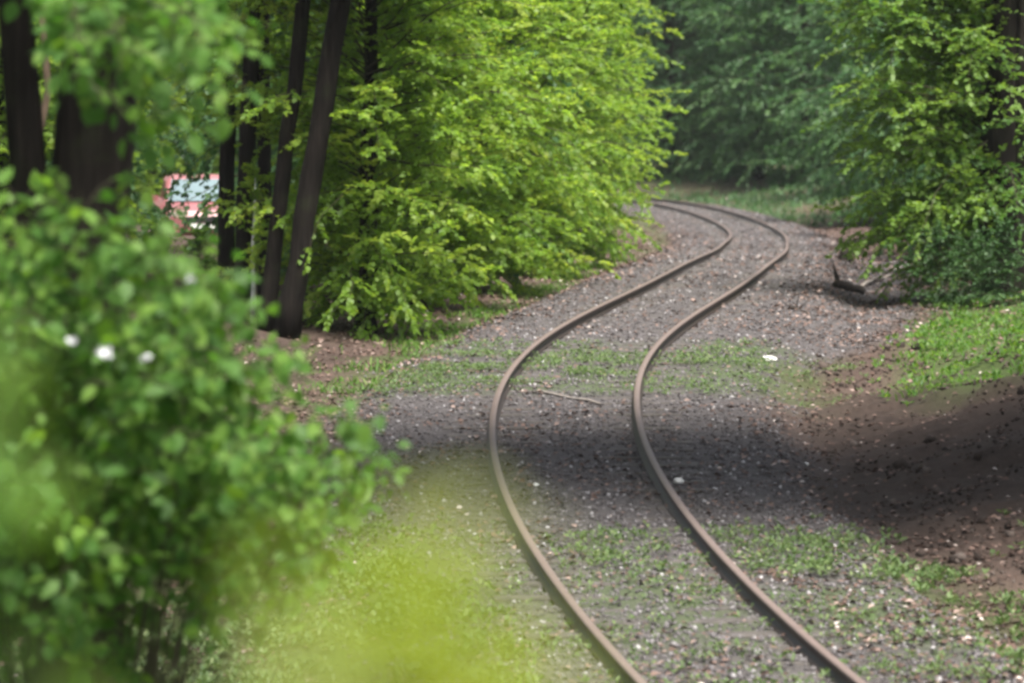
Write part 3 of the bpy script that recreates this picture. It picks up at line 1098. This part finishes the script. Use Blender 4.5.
# tree reaching in from the top left
nx_, ny_ = at(85, 100, 26)[0], 26.0
ntree = empty('leaning_tree', (nx_, ny_, hz(nx_, ny_)), 'dark thick-trunked tree at the top left with broad leaves hanging across it', 'tree')
org = Vector(ntree.location)
link('trunk', trunk_mesh([(-.05, 0, -.2), (-.02, 0, 2.6), (.08, 0, 4.6), (.35, .1, 8)], [.3, .25, .22, .12], 101, 14,
     forks=[([(0, 0, 2.5), (-.3, -.1, 3.6), (-.42, -.1, 5.2), (-.45, 0, 8)], [.13, .12, .1, .05])]), ntree)
poly2 = [(60, -30), (230, -30), (250, 60), (280, 105), (230, 115), (205, 140), (185, 165), (100, 150), (50, 100), (40, 30)]
poly3 = [(70, -30), (220, -30), (240, 60), (265, 104), (190, 115), (180, 150), (110, 140), (75, 60)]
tg = targets_in(poly2, 26, 18, 20.5, org, 15, (-40, 300), (-30, 190)) + targets_in(poly3, 34, 18, 20.5, org, 16, (40, 300), (-30, 190))
sp = at(20, -190, 22) - org
mb, p, d, nn, s = arching(ntree, tg, lambda r: (sp.x + r.normal(0, .5), sp.y + r.normal(0, .3), sp.z + r.normal(0, .15)), 16, 8, 4, .1, .005, .25, .5, .26)
mb.tube([(0, 0, 5.2), (-.2, -1.5, sp.z - .1), (sp.x, sp.y - .4, sp.z)], [.07, .05, .02], 6)
mb.build('branches', M['twig'], ntree, True)
near_plant(ntree, p, d, nn, s, 'leaf_bush', 300, 17)
tw, cr = grow(349, 12, lambda f: 3.4 * np.clip((f - .3) * 4, .3, 1) * np.clip(1.4 - f, .2, 1), 5.4, 150, 13, 11, .13, .9, leaf_mat_='leaf_mid')
tag(link('boughs', tw, ntree), kind='stuff')
tag(link('crown', cr, ntree), kind='stuff')
# tan stem beside it
D = 30
q0 = at(30, 190, D)
mb = MB()
ts = empty('young_stem_tree', (q0.x, D, hz(q0.x, D)), 'thin tan young stem in front of the dark top-left trunk', 'tree')
zt_ = CAMZ + 90 / FPX * D - ts.location.z
mb.tube([(0, 0, -.1), (.02, 0, zt_ - 1.1), (.12, 0, zt_ - .6), (.02, .02, zt_ + .6)], [.03, .028, .025, .015], 7)
mb.build('trunk', M['tan_bark'], ts, True)
tw, cr = grow(347, 4.6, lambda f: .5 * np.clip(1.3 - f, .2, 1), 3.4, 14, 5, 5, .06, .2, leaf_mat_='leaf_mid')
tag(link('branches', tw, ts), kind='stuff').location = (0, 0, 1.2)
tag(link('crown', cr, ts), kind='stuff').location = (0, 0, 1.2)


# blurred shoots right in front of the camera
def shoot(name, tips, D0, D1, gx_, label, seed, leafm, lsize, twigs, lpt, tmean=.5, n=60):
    gy_ = (D0 + D1) / 2
    r_ = empty(name, (gx_, gy_, hz(gx_, gy_)), label, 'shoot')
    org = Vector(r_.location)
    rg = random.Random(seed)
    tg = [at(x, y, rg.uniform(D0, D1)) - org for (x, y) in tips]
    mb, p, d, nn, s = arching(r_, tg, lambda r: (r.normal(0, .02), r.normal(0, .02), 0), seed, twigs, lpt, lsize, .0012, .02, .95, .02, .2)
    mb.build('stem', M['twig'], r_, True)
    near_plant(r_, p, d, nn, s, leafm, n, seed + 1, 4, tmean, .6)


shoot('leafy_shoot', [(275, 610), (330, 585), (385, 560), (425, 575), (460, 600), (440, 640), (490, 650), (400, 630), (350, 640), (290, 660), (330, 690), (420, 690), (480, 700), (520, 690), (380, 600), (450, 560), (505, 600), (545, 640), (400, 525), (465, 535), (570, 690)], 1.75, 1.95, -.03, 'blurred yellow green shoot close to the camera at the bottom left of the rails', 31, 'leaf_young', .038, 2, 1, .6, 60)
shoot('leafy_shoot', [(-10, 360), (5, 420)], 2.7, 3.0, -.33, 'blurred pale green shoot at the left picture edge', 41, 'leaf_mid', .045, 4, 2, .7)
shoot('leafy_shoot', [(20, 650), (80, 690)], 2.7, 3.0, -.3, 'blurred green shoot in the bottom left corner', 51, 'leaf_mid', .045, 4, 2, .8)

# ------------------------------------------------------------------ parked car glimpsed through the trees
M['car_red'] = plain('car paint red', (.3, .11, .12), 0.35, 0.0, spec=.5)
M['car_dark'] = plain('car rubber and grille', (.015, .015, .017), 0.7)
M['car_glass'] = plain('car glass', (.14, .19, .21), 0.12, 0.0, spec=.5)
M['lamp_glass'] = plain('car lamp glass', (.5, .51, .53), 0.15)
M['plate'] = plain('white plate', (.8, .8, .78), 0.4)
cd = 96
cpos = at(196, 244, cd)
carz = hz(cpos.x, cd)
car = empty('parked_car', (cpos.x, cd, carz), 'small red car parked nose-on behind the left trunks, mostly hidden', 'car', None, R(8))


def loft(sections, name, m, parent):
    """sections: list of (y, [(x,z)...]) closed rings"""
    mb = MB()
    n = len(sections[0][1])
    V = [(x, y, z) for (y, ring) in sections for (x, z) in ring]
    F = [(i * n + k, (i + 1) * n + k, (i + 1) * n + (k + 1) % n, i * n + (k + 1) % n) for i in range(len(sections) - 1) for k in range(n)]
    F += [tuple(range(n)), tuple((len(sections) - 1) * n + k for k in range(n - 1, -1, -1))]
    mb.add(V, F)
    return mb.build(name, m, parent, False)


def ring(w, z0, z1, cham=.1):
    return [(-w, z0), (-w, z1 - cham), (-w + cham, z1), (w - cham, z1), (w, z1 - cham), (w, z0)]


body = loft([(-1.95, ring(.70, .3, .62)), (-1.85, ring(.80, .22, .74)), (-.95, ring(.85, .2, .9)), (1.4, ring(.85, .2, .95)), (1.85, ring(.8, .25, .9)), (1.95, ring(.72, .32, .8))], 'body', M['car_red'], car)
loft([(-.98, ring(.74, .88, .91, .02)), (-.35, ring(.66, .9, 1.42, .1)), (.9, ring(.64, .9, 1.45, .1)), (1.55, ring(.68, .9, .97, .03))], 'cabin', M['car_red'], car)
mb = MB()
mb.add([(-.66, -1.0, .925), (.66, -1.0, .925), (.55, -.45, 1.375), (-.55, -.45, 1.375)], [(0, 1, 2, 3)])
mb.add([(-.66, -.985, .92), (.66, -.985, .92), (.55, -.435, 1.37), (-.55, -.435, 1.37)], [(3, 2, 1, 0)])
mb.build('windscreen', M['car_glass'], car)
for s_ in (-1, 1):
    mb = MB(); mb.box((s_ * .56, -1.87, .62), (.3, .1, .14)); mb.build('headlight', M['lamp_glass'], car)
    mb = MB(); mb.box((s_ * .93, -.75, .98), (.16, .1, .12)); mb.build('mirror', M['car_red'], car)
    for yy in (-1.25, 1.25):
        mb = MB()
        mb.tube([(s_ * .68, yy, .3), (s_ * .87, yy, .3)], [.3, .3], 18)
        w_ = mb.build('wheel', M['car_dark'], car)
        mb = MB(); mb.tube([(s_ * .872, yy, .3), (s_ * .885, yy, .3)], [.18, .17], 14); mb.build('rim', M['lamp_glass'], w_)
mb = MB(); mb.box((0, -1.955, .56), (.7, .04, .12)); mb.build('grille', M['car_dark'], car)
mb = MB(); mb.box((0, -1.97, .42), (.5, .02, .11)); mb.build('number_plate', M['plate'], car)

# ------------------------------------------------------------------ odds and ends on the ground
M['white_stone'] = plain('white stone', (.72, .71, .68), 0.7, nscale=12, var=.15)
M['gap_fleck'] = plain('white paper', (.6, .6, .62), 0.6)  # white of the added flecks that stand for bright gaps in the bush
M['dead_wood'] = plain('dead wood', (.03, .023, .018), 0.9, nscale=8, var=.5)
M['grey_wood'] = plain('grey weathered wood', (.2, .175, .155), 0.9, nscale=8, var=.4)


def gpt(px, py):
    """point of the ground seen at a pixel"""
    for D in np.arange(26, 230, .1):
        x = (px - 512) / FPX * D
        z = CAMZ + (HOR - py) / FPX * D
        g = hz(x, D)
        if z <= g:
            return Vector((x, D, g))
    return Vector((x, D, g))


def lump(name, p, dims, m, label, cat, seed, group=None):
    import bmesh
    rg = random.Random(seed)
    bm = bmesh.new()
    bmesh.ops.create_icosphere(bm, subdivisions=2, radius=.5)
    for v in bm.verts:
        k = 1 + rg.uniform(-.18, .18)
        v.co = Vector((v.co.x * dims[0] * k, v.co.y * dims[1] * k, max(-.25, v.co.z) * dims[2] * k))
    me = bpy.data.meshes.new(name)
    bm.to_mesh(me); bm.free()
    me.materials.append(m)
    o = link(name, me)
    o.location = p + Vector((0, 0, dims[2] * .2))
    o.rotation_euler = (0, 0, rg.uniform(0, 3))
    return tag(o, label, cat, group)


lump('white_stone', gpt(768, 361), (.2, .16, .08), M['white_stone'], 'flat white stone on the litter right of the second bend', 'stone', 1)
lump('white_stone', gpt(676, 486) + Vector((.02, 0, .02)), (.11, .1, .07), M['white_stone'], 'white stone against the outside of the right rail in the shade', 'stone', 2)
lump('white_stone', gpt(536, 487), (.07, .06, .05), M['white_stone'], 'small white stone between the rails in the shaded stretch', 'stone', 3)
lump('white_stone', gpt(806, 466), (.05, .05, .04), M['white_stone'], 'tiny white stone on the dark soil right of the rails', 'stone', 4)
lump('tree_stump', gpt(846, 262) , (.3, .3, .42), M['dead_wood'], 'dark rounded stump at the foot of the right foliage', 'stump', 5)
lump('dark_clod', gpt(846, 545), (.14, .1, .1), M['dead_wood'], 'dark clod of earth on the litter right of the nearest rails', 'clod', 6)


def log(name, a, b, r0, r1, m, label, side=(), cat='log'):
    mid = (a + b) / 2
    e = empty(name, a, label, cat)
    mb = MB()
    rg = random.Random(len(label))
    k = 6
    P = [(a.lerp(b, i / k) - a) + Vector((rg.uniform(-.03, .03), rg.uniform(-.03, .03), rg.uniform(0, .03))) * (1 if 0 < i < k else 0) + Vector((0, 0, r0 * .7)) for i in range(k + 1)]
    mb.tube(P, [r0 + (r1 - r0) * i / k for i in range(k + 1)], 8, .12, rg)
    mb.build('stem', m, e, True)
    for (f, dv, l) in side:
        mb = MB()
        p = Vector(P[int(f * k)])
        mb.tube([p, p + Vector(dv) * l * .6, p + Vector(dv) * l + Vector((0, 0, .03))], [r1 * .8, r1 * .6, r1 * .25], 5)
        mb.build('branch', m, e, True)


log('fallen_log', gpt(836, 288), gpt(864, 296), .08, .06, M['dead_wood'], 'short dark rotting log on the right verge below the foliage', [(.2, (-.3, -.1, 1), .3)])
log('fallen_branch', gpt(862, 288), gpt(892, 276), .035, .02, M['grey_wood'], 'grey fallen branch lying beside the short dark log', [(.4, (.5, -.6, .3), .5), (.7, (-.4, .5, .5), .35)], 'branch')
log('broken_stick', gpt(790, 309), gpt(808, 316), .025, .012, M['dead_wood'], 'small dark forked stick on the litter right of the far bend', [(.4, (.1, 0, 1), .22), (.55, (.7, -.2, .7), .25), (.2, (-.8, 0, .5), .2)], 'branch')
log('weathered_plank', gpt(528, 394), gpt(600, 405), .018, .014, M['grey_wood'], 'thin grey stick lying across between the rails at the first bend', [], 'branch')


def fleck(p, w, label, seed):  # white sheet added before the bush for bright things glimpsed through its gaps
    rg = random.Random(seed)
    mb = MB()
    k = 4
    V = [(w * (i / k - .5) + rg.uniform(-.01, .01), rg.uniform(-.02, .02), w * .65 * (j / k - .5) + rg.uniform(-.01, .01)) for j in range(k + 1) for i in range(k + 1)]
    F = [(j * (k + 1) + i, j * (k + 1) + i + 1, (j + 1) * (k + 1) + i + 1, (j + 1) * (k + 1) + i) for j in range(k) for i in range(k)]
    V2 = [(x, y + .003, z) for (x, y, z) in V]
    mb.add(V, F)
    mb.add(V2, [f[::-1] for f in F])
    o = mb.build('bright_gap', M['gap_fleck'])
    o.location = p
    tag(o, label, 'paper scrap')


fleck(at(105, 352, 17.3), .055, 'largest white fleck standing for a bright gap in the bush leaves', 1)
fleck(at(72, 340, 17.3), .03, 'small white fleck left of the larger one, added for a gap in the bush', 2)
fleck(at(146, 358, 17.3), .026, 'small white fleck right of the larger one, added for a gap in the bush', 3)
fleck(at(191, 278, 17.3), .03, 'white fleck added for a bright gap near the upper edge of the bush below the car', 4)

# ------------------------------------------------------------------ clods on the cutting slope
n = 15000
rg = np.random.default_rng(500)
y = rg.uniform(36, 60, n)
x = trk(y)[0] + rg.uniform(2.6, 9, n)
k_ = rg.random(n) < smooth(-.3, .5, vnoise(x, y, .8, 55)) * .9
x, y = x[k_], y[k_]
sz = rg.uniform(.02, .08, len(x)) * (1 + 1.4 * (rg.random(len(x)) > .95))
V, F, tt = stones(np.stack([x, y, H(x, y) + sz * .1], -1), sz, rg, rg.random(len(x)))
M['clod'] = tint_mat('soil clods', [(0, (.018, .013, .011)), (.6, (.05, .036, .03)), (1, (.1, .08, .07))], 0.95)
tag(link('soil_clods', mesh_np('soil_clods', V, F, M['clod'], tt)), 'dark crumbs of soil on the right cutting slope', 'soil', kind='stuff')

# ------------------------------------------------------------------ damp air
HAZE = 0.0001
mb = MB()
mb.box((0, 250, 9), (1200, 1100, 30))
hz_o = mb.build('haze', bpy.data.materials.new('haze'))
hm_ = hz_o.data.materials[0]
hm_.use_nodes = True
hm_.node_tree.nodes.clear()
pv = hm_.node_tree.nodes.new('ShaderNodeVolumePrincipled')
pv.inputs['Density'].default_value = HAZE
pv.inputs['Color'].default_value = (.9, .95, .97, 1)
ho = hm_.node_tree.nodes.new('ShaderNodeOutputMaterial')
hm_.node_tree.links.new(pv.outputs[0], ho.inputs['Volume'])
tag(hz_o, 'thin pale haze in the air of the wood', 'haze', kind='stuff')
